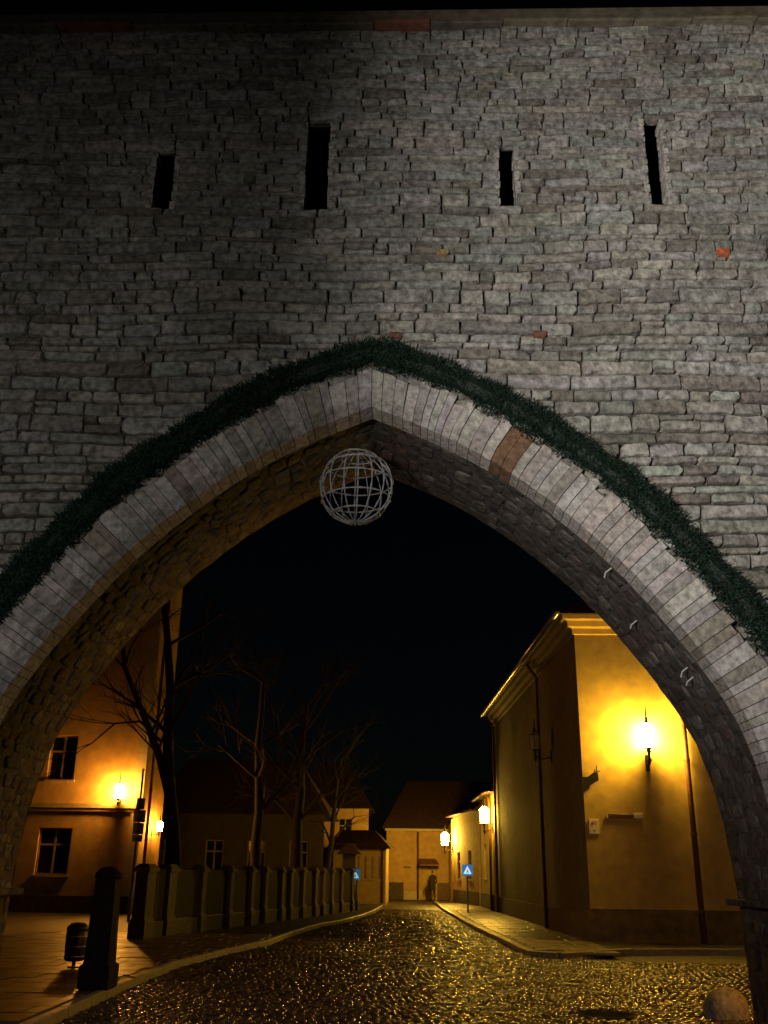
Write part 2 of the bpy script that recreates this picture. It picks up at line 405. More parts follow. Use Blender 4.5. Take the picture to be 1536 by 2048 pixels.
def seen_area(s):
    x, zz = (s[0] + s[1]) / 2, (s[2] + s[3]) / 2
    if abs(x + .4) > 4.2 or zz > 11.4 or zz < 3: return 0
    return (s[1] - s[0]) * (s[3] - s[2]) / (81 + (zz - CAM_H) ** 2)
big = set(id(s) for s in sorted(stones, key=seen_area, reverse=True)[:300])
bulk = MB()
for s in stones:
    vs, fs = stone_geo(*s)
    if id(s) in big: part(MB().add(vs, fs, s[5]), 'stone', 'stone', gw)
    else: bulk.add(vs, fs, s[5])
o = part(bulk, 'coursed_stonework', 'stone', gw); o['kind'] = 'stuff'

# thin jamb stones lining the slits
for a, b, c, d in SLITS:
    for x0, x1 in ((a - .06, a + .002), (b - .002, b + .06)):
        zz = c - .02
        while zz < d:
            hh = rnd.uniform(.09, .17); e_ = min(zz + hh, d + .03); q = jit(.008)
            part(MB().add(*[MB().bbox(x0 + q, x1 + q, YF - .03 + jit(.01), YF + .17, zz + .006, e_ - .006, .012).v, MB().bbox(0, 1, 0, 1, 0, 1).f], vary((.42, .4, .36), .15)), 'jamb_stone', 'voussoir', gw); zz = e_
# voussoirs of the arch ring
for side in (1, -1):
    s = 0.
    while s < LEN - .05:
        wd = rnd.uniform(.075, .165) if s < 6 else rnd.uniform(.2, .34)
        e = min(s + wd, LEN); ro_ = .41 + rnd.uniform(-.055, .055); pr = .085 + jit(.02); ch = .085
        k = rnd.random(); col = vary((.42, .39, .365), .2, .04) if k > .1 else vary((.3, .27, .23), .12)
        if side == 1 and 1.36 < s < 1.64: col = (.19, .105, .06)
        prof = [(.0, YF + .34), (.0, YF + ch * .5), (ch, YF - pr + .012), (ch + .012, YF - pr), (ro_ - .02, YF - pr), (ro_, YF - pr + .03), (ro_, YF + .1), (ro_ * .5, YF + .34)]
        vs = []
        for q, sg in ((s + .0035, 0), (e - .0035, 1)):
            for r_, y in prof: a, b = arch(q, r_ + (jit(.007) if r_ > .2 else 0), side); vs.append((a, y, b))
        n = len(prof); fs = [(i, (i + 1) % n, n + (i + 1) % n, n + i) for i in range(n)] + [tuple(range(n - 1, -1, -1)), tuple(range(n, 2 * n))]
        if side == -1: fs = [f[::-1] for f in fs]
        part(MB().add(vs, fs, col), 'voussoir', 'voussoir', gw); s = e

# rubble of the vault and jambs
vst = []
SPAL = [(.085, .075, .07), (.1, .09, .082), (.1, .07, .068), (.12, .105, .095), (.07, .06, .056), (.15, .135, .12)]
for side in (1, -1):
    s = .02
    while s < LEN - .1:
        h = rnd.uniform(.1, .26); y = YF + .37 + rnd.uniform(-.1, .1)
        while y < YR - .1:
            wd = rnd.uniform(.12, .4); y1 = min(y + wd, YR - .005)
            if y1 - y > .08: vst.append((side, s, min(s + h, LEN), y, y1))
            y = y1
        s += h
for i, (side, s0, s1, y0, y1) in enumerate(vst):
    n = 9; vs = []; pr = rnd.uniform(.001, .011); sh = jit(.05); r0 = rnd.uniform(0, 6)
    for q, (e, d) in enumerate(((1, -.012), (.95, pr * .7), (.7, pr))):
        for k in range(n):
            an = 2 * math.pi * (k + .5) / n; ca, sa = math.cos(an), math.sin(an)
            ca = math.copysign(abs(ca) ** .6, ca); sa = math.copysign(abs(sa) ** .6, sa); f = 1.06 - .34 * abs(math.sin(r0 + k * 1.9))
            a, b = arch(min(max((s0 + s1) / 2 + sh + (s1 - s0) / 2 * .93 * e * f * ca, 0), LEN), .065 - d, side)
            vs.append((a, (y0 + y1) / 2 + (y1 - y0) / 2 * .95 * e * f * sa, b))
    a, b = arch((s0 + s1) / 2 + sh, .065 - pr - .006, side); vs.append((a, (y0 + y1) / 2, b))
    fs = [(q * n + k, q * n + (k + 1) % n, (q + 1) * n + (k + 1) % n, (q + 1) * n + k) for q in range(2) for k in range(n)] + [(2 * n + k, 2 * n + (k + 1) % n, 3 * n) for k in range(n)]
    if side == -1: fs = [f[::-1] for f in fs]
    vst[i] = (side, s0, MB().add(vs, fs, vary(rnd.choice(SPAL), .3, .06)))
vst.sort(key=lambda t: t[1] - (2 if t[0] == 1 else 0)); rest = MB()
for i, (side, s0, mb) in enumerate(vst):
    if i < 300: part(mb, 'vault_stone', 'stone', gw, True)
    else: rest.add(mb.v, mb.f, mb.c[0])
if rest.v: o = part(rest, 'vault_rubble', 'stone', gw, True); o['kind'] = 'stuff'
# impost ledge low on each jamb
for side in (1, -1):
    x0 = AX + side * 3.78; x1 = AX + side * 3.95
    part(MB().bbox(min(x0, x1), max(x0, x1), YF + .36, YR + .02, 1.36, 1.43, .012), 'impost_ledge', 'vault', gw)
# tile and slab coping along the wall top
x = XL
while x < XR:
    wd = rnd.uniform(.4, .95); k = rnd.random()
    col = vary((.15, .125, .09), .2) if k > .22 else vary((.2, .075, .045), .2)
    part(MB().bbox(x + .004, min(x + wd, XR) - .004, YF - .1 - rnd.uniform(0, .05), YF + .5, TOP + .002, TOP + .05 + jit(.01), .012), 'coping_slab', 'coping', gw).data.color_attributes['Col'].data.foreach_set('color', np.tile(np.array([*col, 1], np.float32), 16))
    x += wd
mb = MB(); mb.add([(XL, YF - .2, TOP + .055), (XR, YF - .2, TOP + .055), (XR, 10, TOP + .75), (XL, 10, TOP + .75), (XL, YR + .2, TOP + .055), (XR, YR + .2, TOP + .055),
                   (XL, YF - .2, TOP + .115), (XR, YF - .2, TOP + .115), (XR, 10, TOP + .82), (XL, 10, TOP + .82), (XL, YR + .2, TOP + .115), (XR, YR + .2, TOP + .115)],
                  [(0, 1, 5, 4), (6, 7, 8, 9), (9, 8, 11, 10), (0, 1, 7, 6), (4, 5, 11, 10), (0, 4, 10, 9, 6), (1, 5, 11, 8, 7)], (.12, .09, .06)); part(mb, 'tile_roof', 'coping', gw)
# pale clips fixed to the vault
for s, y, L in ((3.0, 9.55, .12), (3.55, 10.1, .09), (4.25, 9.8, .12), (4.36, 9.85, .08)):
    a, b = arch(s, -.02, 1)
    cl = tag(MB().tube([(a + .09, y, b + .07), (a, y, b), (a - .02, y - .02, b - L * .5)], .008, 6).build('wire_clip', 'white'), {3.0: 'small pale clip high on the right vault, nearest the wall face', 3.55: 'small pale clip in the middle of the right vault', 4.25: 'upper of the two pale clips low on the right vault', 4.36: 'lower of the two pale clips low on the right vault'}[s], 'clip', 'clips on the vault')

# ------------------------------------------------------------------ fir garland over the arch
gl = thing('fir_garland', 'dark green fir garland following the pointed arch above the voussoirs', 'garland', (AX, YF, 6.8))
for side in (1, -1):
    pts = []; S = np.linspace(0.02, 7.2, 60)
    for s in S: a, b = arch(s, .57, side); pts.append((a, YF - .1, b))
    part(MB().tube(pts, [.095 * (1 + .2 * math.sin(i * 1.9)) for i in range(60)], 8, col=(.004, .011, .007)), 'garland_cord', 'needle', gl)
    mb = MB()
    for i in range(26000):
        s = rnd.uniform(0, 7.2); r0 = rnd.random() ** .55 * .175 * (1 + .2 * math.sin(s * 9) * math.sin(s * 4.3 + side)); an = rnd.uniform(0, 6.283)
        a, b = arch(s, .57 + .018 * math.sin(s * 3) + r0 * math.cos(an), side); y = YF - .11 - r0 * .75 * abs(math.sin(an)) + .02
        d = Vector((jit(1), -rnd.random() * .8 - .1, jit(1))).normalized(); L = rnd.uniform(.03, .075); sd_ = d.orthogonal().normalized() * rnd.uniform(.004, .009)
        p = Vector((a, y, b)); q = p + d * L
        mb.add([p - sd_, p + sd_, q + sd_ * .6, q - sd_ * .6], [(0, 1, 2, 3)], vary((.012, .04, .022), .45, .1))
    o = part(mb, 'needles', 'needle', gl); o['kind'] = 'stuff'

# ------------------------------------------------------------------ hanging wire globe
GC, GR = Vector((-.6, 9.62, 5.58)), .4
gb = thing('wire_globe', 'pale wire globe of hoops hanging under the arch apex', 'hanging decoration', GC)
def wrapped(fn, n, rr):
    pts = [fn(i / n) for i in range(n + 1)]; return MB().tube(pts, [rr * (1 + .35 * math.sin(i * 2.3) + jit(.25)) for i in range(n + 1)], 6)
for k in range(8):
    a = math.pi * k / 8 + .1; e = 1 + jit(.03)
    part(wrapped(lambda t: GC + Vector((GR * e * math.sin(2 * math.pi * t) * math.cos(a), GR * e * math.sin(2 * math.pi * t) * math.sin(a), GR * 1.04 * math.cos(2 * math.pi * t))), 44, .0075), 'meridian_hoop', 'wire', gb, True)
for lat in (-50, -22, 8, 36, 60):
    r_, zz = GR * 1.01 * math.cos(R(lat)), GR * 1.04 * math.sin(R(lat)); tl = jit(.04)
    part(wrapped(lambda t: GC + Vector((r_ * math.cos(2 * math.pi * t), r_ * math.sin(2 * math.pi * t), zz + tl * r_ * math.cos(2 * math.pi * t))), 40, .009), 'ring', 'wire', gb, True)
part(MB().tube([GC + Vector((0, 0, GR)), GC + Vector((.03, 0, GR + .12)), (AX, 9.66, 6.14)], .006, 6), 'hanging_cable', 'iron', gb)
part(MB().lathe(GC + Vector((0, 0, GR * 1.02)), [(.05, 0), (.06, .02), (.02, .05)], 10), 'top_collar', 'wire', gb)

# ------------------------------------------------------------------ lanterns
def lantern(name, label, c, wall, s, col, power, sides=6, group='street lanterns', top=.38, low=.3):
    c = Vector(c); wall = Vector(wall)
    t = thing(name, label, 'lantern', c, group)
    g = M['oldglass'] if not power else None
    H, rt_, rb = .46 * s, .2 * s, .165 * s
    if power:
        A = sides * 2 * math.sin(math.pi / sides) * ((rt_ + rb) / 2 * H + rt_ * .71 * .165 * s); g = emit(name + '_glass', col, power / (math.pi * A))
    for k in range(sides):
        a0, a1 = 2 * math.pi * (k + .06) / sides + .3, 2 * math.pi * (k + .94) / sides + .3
        f = lambda r_, a, z_: c + Vector((r_ * math.cos(a), r_ * math.sin(a), z_))
        part(MB().add([f(rb, a0, -H / 2), f(rb, a1, -H / 2), f(rt_, a1, H / 2), f(rt_, a0, H / 2)], [(0, 1, 2, 3)]), 'pane', g, t)
        part(MB().add([f(rt_, a0, H / 2 + .012), f(rt_, a1, H / 2 + .012), f(rt_ * .42, a1, H / 2 + .13 * s), f(rt_ * .42, a0, H / 2 + .13 * s)], [(0, 1, 2, 3)]), 'roof_pane', g, t)
        a = 2 * math.pi * k / sides + .3
        part(MB().tube([f(rb * 1.02, a, -H / 2 - .01), f(rt_ * 1.02, a, H / 2 + .01)], .011 * s, 5), 'corner_bar', 'iron', t)
    part(MB().lathe(c + Vector((0, 0, H / 2 + .13 * s)), [(rt_ * .43, 0), (rt_ * .5, .012 * s), (rt_ * .3, .05 * s), (rt_ * .2, .06 * s), (rt_ * .2, .09 * s)], 12), 'cap', 'iron', t, True)
    part(MB().lathe(c + Vector((0, 0, H / 2 + .21 * s)), [(.03 * s, 0), (.05 * s, .04 * s), (.02 * s, .09 * s), (.03 * s, .12 * s), (.006 * s, top * s)], 8), 'finial', 'iron', t, True)
    part(MB().lathe(c + Vector((0, 0, -H / 2 - low * s)), [(.004, -.12 * s), (.035 * s, -.06 * s), (.06 * s, 0), (.065 * s, .025 * s), (.035 * s, .06 * s), (.04 * s, low * s * .6), (.07 * s, low * s * .78), (.045 * s, low * s * .88), (rb * 1.05, low * s)], 10), 'stem', 'iron', t, True)
    b = c + Vector((0, 0, -H / 2 - low * s * .6)); d = wall - b; m1 = b + d * .5 + Vector((0, 0, -.1 * s))
    part(MB().tube([b, b + d * .25 + Vector((0, 0, -.07 * s)), m1, b + d * .8 + Vector((0, 0, -.05 * s)), wall], .02 * s, 8), 'bracket_arm', 'iron', t, True)
    dd = Vector((d.x, d.y, 0)).normalized(); nn = Vector((-dd.y, dd.x, 0))
    hp = Vector((0, 0, .2 * s)); q = [wall - nn * .05 * s - hp, wall + nn * .05 * s - hp, wall + nn * .05 * s + hp, wall - nn * .05 * s + hp]
    part(MB().add([p - dd * .03 for p in q] + [p - dd * .004 for p in q], [(3, 2, 1, 0), (4, 5, 6, 7), (0, 1, 5, 4), (1, 2, 6, 5), (2, 3, 7, 6), (3, 0, 4, 7)]), 'wall_plate', 'iron', t)
    return t
SOD, SOD2 = (1., .56, .06), (1., .4, .045)

# ------------------------------------------------------------------ houses
def wallgrid(mb, p0, u, n, wd, h, holes=(), rec=.14):
    """vertical wall from p0 along unit u; n = outward normal; holes (u0,u1,z0,z1) get reveals"""
    p0, u, n = Vector(p0), Vector(u), Vector(n)
    us = sorted({0, wd, *[q for a in holes for q in a[:2]]}); zs = sorted({0, h, *[q for a in holes for q in a[2:]]})
    f = lambda a, z_, d=0: p0 + u * a + Vector((0, 0, z_)) - n * d
    for a, b in zip(us[:-1], us[1:]):
        for c, d in zip(zs[:-1], zs[1:]):
            m, q = (a + b) / 2, (c + d) / 2
            if any(k[0] < m < k[1] and k[2] < q < k[3] for k in holes): continue
            mb.add([f(a, c), f(b, c), f(b, d), f(a, d)], [(0, 1, 2, 3)])
    for a, b, c, d in holes:
        for A, B in (((a, c), (b, c)), ((b, c), (b, d)), ((b, d), (a, d)), ((a, d), (a, c))):
            mb.add([f(*A), f(*B), f(*B, rec), f(*A, rec)], [(0, 1, 2, 3)])
    return mb
def window(root, p0, u, n, hole, rec=.13, cross=True, fm='frame', gm='glass'):
    p0, u, n = Vector(p0), Vector(u), Vector(n); a, b, c, d = hole
    def bar(a0, a1, c0, c1, d0, d1):
        vs = [p0 + u * x_ + Vector((0, 0, z_)) - n * y_ for y_ in (d0, d1) for x_, z_ in ((a0, c0), (a1, c0), (a1, c1), (a0, c1))]
        return vs, [(0, 1, 2, 3), (7, 6, 5, 4), (0, 4, 5, 1), (1, 5, 6, 2), (2, 6, 7, 3), (3, 7, 4, 0)]
    wr = MB(); t = .06
    for q in ((a, a + t, c, d), (b - t, b, c, d), (a + t, b - t, c, c + t), (a + t, b - t, d - t, d)): wr.add(*bar(*q, rec - .06, rec))
    wo = part(wr, 'window', fm, root)
    mu, mz = (a + b) / 2, c + (d - c) * .64
    if cross:
        for q in ((mu - .035, mu + .035, c + t, d - t), (a + t, mu - .035, mz - .035, mz + .035), (mu + .035, b - t, mz - .035, mz + .035)):
            s_ = MB().add(*bar(*q, rec - .055, rec - .002)); subpart(part(s_, 'glazing_bar', fm, root), wo)
    pa = [(a + t, mu, c + t, mz), (mu, b - t, c + t, mz), (a + t, mu, mz, d - t), (mu, b - t, mz, d - t)] if cross else [(a + t, b - t, c + t, d - t)]
    for q in pa:
        x0, x1, z0, z1 = q
        vs = [p0 + u * x_ + Vector((0, 0, z_)) - n * (rec - .02) for x_, z_ in ((x0, z0), (x1, z0), (x1, z1), (x0, z1))]
        subpart(part(MB().add(vs, [(0, 1, 2, 3)]), 'pane', gm, root), wo)
    s_ = MB().add(*bar(a - .06, b + .06, c - .07, c, -.07, rec - .06)); subpart(part(s_, 'sill', 'trim', root), wo)
def pipe(root, pts, r_, m='bronze'):
    o_ = part(MB().tube(pts, r_, 10), 'downpipe', m, root, True)
    x_, y_ = pts[-1][0], pts[-1][1]; z_ = pts[0][2] if pts[0][2] > pts[-1][2] else pts[-1][2]
    for q in (.8, 2.6, 4.4, 6.2):
        if q < z_: b_ = part(MB().lathe((x_, y_, q), [(r_ * 1.25, 0), (r_ * 1.25, .05)], 10), 'pipe_clamp', m, root); subpart(b_, o_)

# --- the big house on the right
RX, RY, EZ = 4.45, 25.5, 8.15
rh = thing('corner_house', 'tall house on the right with brightly lit yellow end wall behind the arch', 'house', (RX, RY, 0))
part(wallgrid(MB(), (RX, RY, 0), (1, 0, 0), (0, -1, 0), 9.5, EZ), 'end_wall', 'plaster_y', rh)
FE = Vector((3.72, 43, 0)); FU = (Vector((RX, RY, 0)) - FE); FL = FU.length; FU.normalize(); FN = Vector((FU.y, -FU.x, 0))
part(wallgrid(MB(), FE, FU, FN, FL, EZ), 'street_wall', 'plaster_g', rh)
def fac(y, off=0.): q = FE + FU * ((43 - y) / 17.5 * FL) + FN * off; return q.x
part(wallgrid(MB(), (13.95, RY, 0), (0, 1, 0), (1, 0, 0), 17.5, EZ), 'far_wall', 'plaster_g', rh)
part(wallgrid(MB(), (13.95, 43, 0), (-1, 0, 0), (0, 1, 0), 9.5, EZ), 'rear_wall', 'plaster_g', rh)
part(MB().box(RX - .04, 13.9, RY - .04, RY + .05, 0, .85), 'plinth', 'plinth_y', rh)
q = [FE + FN * .04, FE + FU * (FL - .05) + FN * .04, FE + FU * (FL - .05) - FN * .02, FE - FN * .02]
part(MB().add([p for p in q] + [p + Vector((0, 0, .7)) for p in q], [(4, 5, 6, 7), (0, 1, 5, 4), (1, 2, 6, 5), (2, 3, 7, 6), (3, 0, 4, 7)]), 'plinth', 'plinth', rh)
mb = MB(); prof = [(0, -.42), (.06, -.4), (.08, -.26), (.2, -.22), (.24, -.08), (.36, -.05), (.38, .06), (0, .06)]
for (ax, ay, bx, by, nx, ny, m0, m1) in ((FE.x, 43, RX, RY, FN.x, FN.y, 0, 1), (RX, RY, 13.95, RY, 0, -1, 1, 1)):
    vs = []; dx, dy = Vector((bx - ax, by - ay, 0)).normalized().xy
    for (px, py, sgn, mm) in ((ax, ay, -1, m0), (bx, by, 1, m1)):
        for o_, z_ in prof: vs.append((px + nx * o_ + dx * sgn * o_ * mm, py + ny * o_ + dy * sgn * o_ * mm, EZ + z_))
    n = len(prof); mb = MB().add(vs, [(i, (i + 1) % n, n + (i + 1) % n, n + i) for i in range(n)] + [tuple(range(n)), tuple(range(2 * n - 1, n - 1, -1))])
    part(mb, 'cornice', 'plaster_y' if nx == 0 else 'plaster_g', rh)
e = .45; rf = part(MB().add([(RX - e, RY - e, EZ + .07), (14.4, RY - e, EZ + .07), (14.4, 43.4, EZ + .07), (FE.x - e, 43.4, EZ + .07), (9.2, 30, EZ + 4.2), (9.2, 39, EZ + 4.2)],
                 [(0, 1, 4), (1, 2, 5, 4), (2, 3, 5), (3, 0, 4, 5), (3, 2, 1, 0)]), 'roof', 'roof', rh)
gt = part(MB().tube([(RX - e - .06, RY - e, EZ + .1), (FE.x - e - .06, 43.3, EZ + .1)], .075, 8), 'gutter', 'zinc', rh, True)
pipe(rh, [(7.13, RY - .12, 7.7), (7.13, RY - .12, .1)], .07)
for y_ in (31.2, 42.6): pipe(rh, [(fac(y_) - .4, y_, EZ - .05), (fac(y_) - .1, y_, EZ - .5), (fac(y_) - .1, y_, .1)], .055)
lantern('bright_wall_lantern', 'brightest lit lantern, on the yellow end wall of the corner house', (6.14, RY - .27, 4.95), (6.14, RY - .005, 4.35), 1.05, SOD, 1150)
lantern('unlit_lantern', 'unlit hexagonal lantern on the dark street side of the corner house', (fac(29.6) - .5, 29.6, 5.36), (fac(29.6) - .005, 29.6, 4.95), .9, SOD, 0)
# bracket at the corner
cb = thing('iron_wall_bracket', 'dark iron bracket with prongs at the corner of the yellow end wall', 'bracket', (4.5, RY, 3.9))
part(MB().add([(4.42, RY - .12, 3.62), (4.62, RY - .12, 3.78), (4.84, RY - .12, 3.9), (4.82, RY - .12, 4.1), (4.72, RY - .12, 4.1), (4.56, RY - .12, 3.98), (4.42, RY - .12, 3.98)] + [(x_, RY - .04, z_) for x_, z_ in ((4.42, 3.62), (4.62, 3.78), (4.84, 3.9), (4.82, 4.1), (4.72, 4.1), (4.56, 3.98), (4.42, 3.98))],
     [tuple(range(7)), tuple(range(13, 6, -1))] + [(i, i + 7, (i + 1) % 7 + 7, (i + 1) % 7) for i in range(7)]), 'bracket_plate', 'iron', cb)
for dx, h in ((4.74, .1), (4.8, .19)): part(MB().tube([(dx, RY - .08, 4.08), (dx + .01, RY - .08, 4.08 + h)], .012, 6), 'prong', 'iron', cb)
part(MB().tube([(4.76, RY - .08, 4.13), (4.9, RY - .08, 4.13)], .012, 6), 'prong', 'iron', cb)
part(MB().box(4.45, 4.6, RY - .05, RY - .001, 3.7, 3.96), 'wall_plate', 'iron', cb)
# signs on the end wall
ws = thing('white_wall_sign', 'small white sign with red and grey print beside the house corner', 'sign', (4.66, RY, 2.77))
part(MB().bbox(4.54, 4.79, RY - .02, RY - .001, 2.6, 2.95, .003), 'panel', 'white', ws)
part(MB().add([(x_, RY - .024, z_) for x_, z_ in ((4.58, 2.84), (4.62, 2.79), (4.67, 2.85), (4.66, 2.9), (4.6, 2.88))], [(0, 1, 2, 3, 4)]), 'print', 'red', ws)
part(MB().add([(x_, RY - .024, z_) for x_, z_ in ((4.7, 2.8), (4.715, 2.8), (4.73, 2.9), (4.7, 2.91))], [(0, 1, 2, 3)]), 'print', 'red', ws)
part(MB().add([(x_, RY - .024, z_) for x_, z_ in ((4.63, 2.66), (4.69, 2.66), (4.69, 2.69), (4.63, 2.69))], [(0, 1, 2, 3)]), 'print', 'grey', ws)
sn = thing('street_name_sign', 'long dark red name plate with white number plate on the yellow wall', 'sign', (5.4, RY, 3.04))
part(MB().bbox(5.0, 5.67, RY - .03, RY - .001, 2.985, 3.085, .004), 'name_plate', 'plate', sn)
part(MB().box(5.0, 5.03, RY - .033, RY - .03, 2.985, 3.085), 'end_strip', 'white', sn)
part(MB().bbox(5.69, 5.91, RY - .03, RY - .001, 2.99, 3.1, .004), 'number_plate', 'white', sn)

# --- lower houses further along on the right
def row_house(t, A, B, h, m, holes, ret, roofh):
    A, B = Vector((*A, 0)), Vector((*B, 0)); u = A - B; L = u.length; u.normalize(); n = Vector((u.y, -u.x, 0))
    part(wallgrid(MB(), B, u, n, L, h, holes), 'street_wall', m, t)
    for hl in holes: window(t, B, u, n, hl, .13)
    part(wallgrid(MB(), A, (1, 0, 0), (0, -1, 0), 5.5, h), 'end_wall', m, t)
    part(wallgrid(MB(), B + Vector((5, 0, 0)), (-1, 0, 0), (0, 1, 0), 5, h), 'rear_wall', m, t)
    q = [B + n * .04, A + n * .04, A - n * .02, B - n * .02]
    part(MB().add(q + [p + Vector((0, 0, .74)) for p in q], [(4, 5, 6, 7), (0, 1, 5, 4), (1, 2, 6, 5), (2, 3, 7, 6), (3, 0, 4, 7)]), 'plinth', 'plinth', t)
    o_, z_ = n * .32, Vector((0, 0, h - .04)); c_ = [A + o_ + z_, A + Vector((5.5, 0, 0)) + z_, B + Vector((5.5, 0, 0)) + z_, B + o_ + z_]; m_ = (A + B) / 2 + Vector((2.8, 0, h + roofh)); dy = (B - A) * .32
    part(MB().add(c_ + [m_ - dy, m_ + dy], [(0, 1, 4), (1, 2, 5, 4), (2, 3, 5), (3, 0, 4, 5), (3, 2, 1, 0)]), 'roof', 'roof', t)
    g_ = [A + n * .36 + Vector((0, 0, h)), B + n * .36 + Vector((0, 0, h))]; part(MB().tube(g_, .06, 8), 'gutter', 'bronze', t, True)
h2 = thing('low_yellow_house', 'low house past the corner house, its street wall lit bright yellow', 'house', (3.7, 43.2, 0))
row_house(h2, (3.7, 43.2), (3.5, 50.1), 5.0, 'plaster_y', [(1.6, 2.5, 1.4, 2.9)], 0, 2.4)
pipe(h2, [(3.5, 44.9, 4.95), (3.56, 44.9, 4.6), (3.56, 44.9, .1)], .05)
lantern('street_lantern', 'lit lantern on the low yellow house wall, middle of the street', (3.27, 44.0, 3.95), (3.66, 44.15, 3.5), 1.15, SOD, 700)
h3 = thing('pink_house', 'far right plastered house whose far corner carries the farthest lantern', 'house', (3.4, 50.3, 0))
row_house(h3, (3.4, 50.3), (2.42, 57.3), 4.6, 'plaster_p', [(1.4, 2.3, 1.3, 2.7), (4.4, 5.3, 1.3, 2.7)], 0, 2.2)
part(MB().bbox(2.36, 2.6, 57.05, 57.36, 0, 4.5, .01), 'corner_pilaster', 'plaster_y', h3)
part(wallgrid(MB(), (2.42, 63.6, 0), (0, -1, 0), (-1, 0, 0), 6.2, 4.4), 'yard_wall', 'plaster_p', h3)
lantern('street_lantern', 'farthest lit lantern, hung out from the far corner of the pink house', (1.96, 56.6, 3.32), (2.42, 57.04, 2.95), 1.15, SOD, 1150)

# --- building closing the street
fb = thing('yellow_end_building', 'yellow building closing the far end of the street, brown awning over its door', 'building', (.6, 64, 0))
part(wallgrid(MB(), (-1.45, 64, 0), (1, 0, 0), (0, -1, 0), 9, 4.05, [(2.2, 3.15, .05, 2.0)], .2), 'wall', 'plaster_o', fb)
dr = part(MB().box(.76, 1.69, 64.16, 64.2, .05, 1.99), 'door', 'plaster_y', fb)
part(MB().box(-1.5, -.42, 63.82, 63.995, 1.0, 4.12), 'corner_pilaster', 'plaster_o', fb)
part(MB().box(-1.54, -.4, 63.78, 63.99, 0, .995), 'plinth', 'plinth', fb)
part(MB().box(-.38, .74, 63.95, 63.998, 0, .5), 'plinth', 'trim', fb); part(MB().box(1.72, 7, 63.95, 63.998, 0, 1.0), 'plinth', 'bronze', fb)
part(MB().add([(.58, 63.99, 2.42), (1.6, 63.99, 2.42), (1.85, 63.1, 2.06), (.58, 63.1, 2.06), (.58, 63.99, 2.36), (1.6, 63.99, 2.36), (1.85, 63.1, 2.0), (.58, 63.1, 2.0)], [(0, 1, 2, 3), (7, 6, 5, 4), (3, 2, 6, 7), (2, 1, 5, 6), (0, 3, 7, 4)]), 'awning', 'bronze', fb)
pipe(fb, [(.5, 63.9, 4.0), (.5, 63.9, .05)], .06)
part(MB().box(-1.6, 7.6, 63.7, 64.05, 4.06, 4.2), 'cornice', 'trim', fb)
part(MB().add([(-1.8, 63.5, 4.2), (7.8, 63.5, 4.2), (7.8, 71, 4.2), (-1.8, 71, 4.2), (-.2, 67, 7.4), (6.5, 67, 7.4)], [(0, 1, 5, 4), (1, 2, 5), (2, 3, 4, 5), (3, 0, 4), (3, 2, 1, 0)]), 'roof', 'roof', fb)
part(MB().box(-.55, .05, 63.96, 63.999, 1.85, 1.95), 'wall_plaque', 'bronze', fb)

lh2 = thing('porch_house', 'small lit house with low dark porch roof behind the end of the fence', 'house', (-2.7, 52, 0))
hp_ = [(.5 + .36 * i, .62 + .36 * i, 1.25, 2.35) for i in range(1, 6)]
part(wallgrid(MB(), (-3.95, 52, 0), (1, 0, 0), (0, -1, 0), 2.7, 2.95, hp_, .12), 'wall', 'plaster_y', lh2)
for hl in hp_: window(lh2, (-3.95, 52, 0), (1, 0, 0), (0, -1, 0), hl, .11, cross=False)
part(wallgrid(MB(), (-1.25, 52, 0), (0, 1, 0), (1, 0, 0), 8, 2.95), 'side_wall', 'plaster_y', lh2)
part(MB().add([(-4.3, 51.4, 2.72), (-.95, 51.4, 2.72), (-.95, 60, 2.95), (-4.3, 60, 2.95), (-3.6, 54, 3.7), (-1.9, 54, 3.7)], [(0, 1, 5, 4), (1, 2, 5), (2, 3, 4, 5), (3, 0, 4), (3, 2, 1, 0)]), 'porch_roof', 'roof', lh2)
pipe(lh2, [(-1.4, 51.9, 2.85), (-1.4, 51.9, .05)], .05)
bh = thing('tall_rear_house', 'taller ochre house rising behind the porch roof among the bare trees', 'house', (-4.6, 60, 0))
part(wallgrid(MB(), (-7.5, 60, 0), (1, 0, 0), (0, -1, 0), 5, 5.2, [(3.2, 4.0, 3.4, 4.6), (1.2, 2., 3.4, 4.6)]), 'wall', 'plaster_o', bh)
for hl in [(3.2, 4.0, 3.4, 4.6), (1.2, 2., 3.4, 4.6)]: window(bh, (-7.5, 60, 0), (1, 0, 0), (0, -1, 0), hl)
part(MB().add([(-7.8, 59.6, 5.15), (-2.2, 59.6, 5.15), (-2.2, 68, 5.15), (-7.8, 68, 5.15), (-6, 63, 8), (-4, 63, 8)], [(0, 1, 5, 4), (1, 2, 5), (2, 3, 4, 5), (3, 0, 4), (3, 2, 1, 0)]), 'roof', 'roof', bh)
gp = thing('gate_pillar', 'plastered gate pillar with dark pyramid cap at the far fence end', 'pillar', (-2.75, 46, 0))
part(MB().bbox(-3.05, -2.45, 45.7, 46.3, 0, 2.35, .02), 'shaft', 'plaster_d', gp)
part(MB().add([(-3.3, 45.45, 2.352), (-2.2, 45.45, 2.352), (-2.2, 46.55, 2.352), (-3.3, 46.55, 2.352), (-2.9, 45.85, 2.8), (-2.6, 45.85, 2.8), (-2.6, 46.15, 2.8), (-2.9, 46.15, 2.8)], [(3, 2, 1, 0), (4, 5, 6, 7), (0, 1, 5, 4), (1, 2, 6, 5), (2, 3, 7, 6), (3, 0, 4, 7)]), 'cap', 'roof', gp)
dh = thing('dim_long_house', 'dim long low house in the dark behind the fence and trees', 'house', (-8, 50, 0))
hd = [(1.2 + 2.1 * i, 2.1 + 2.1 * i, 1.5, 3.0) for i in range(4)]
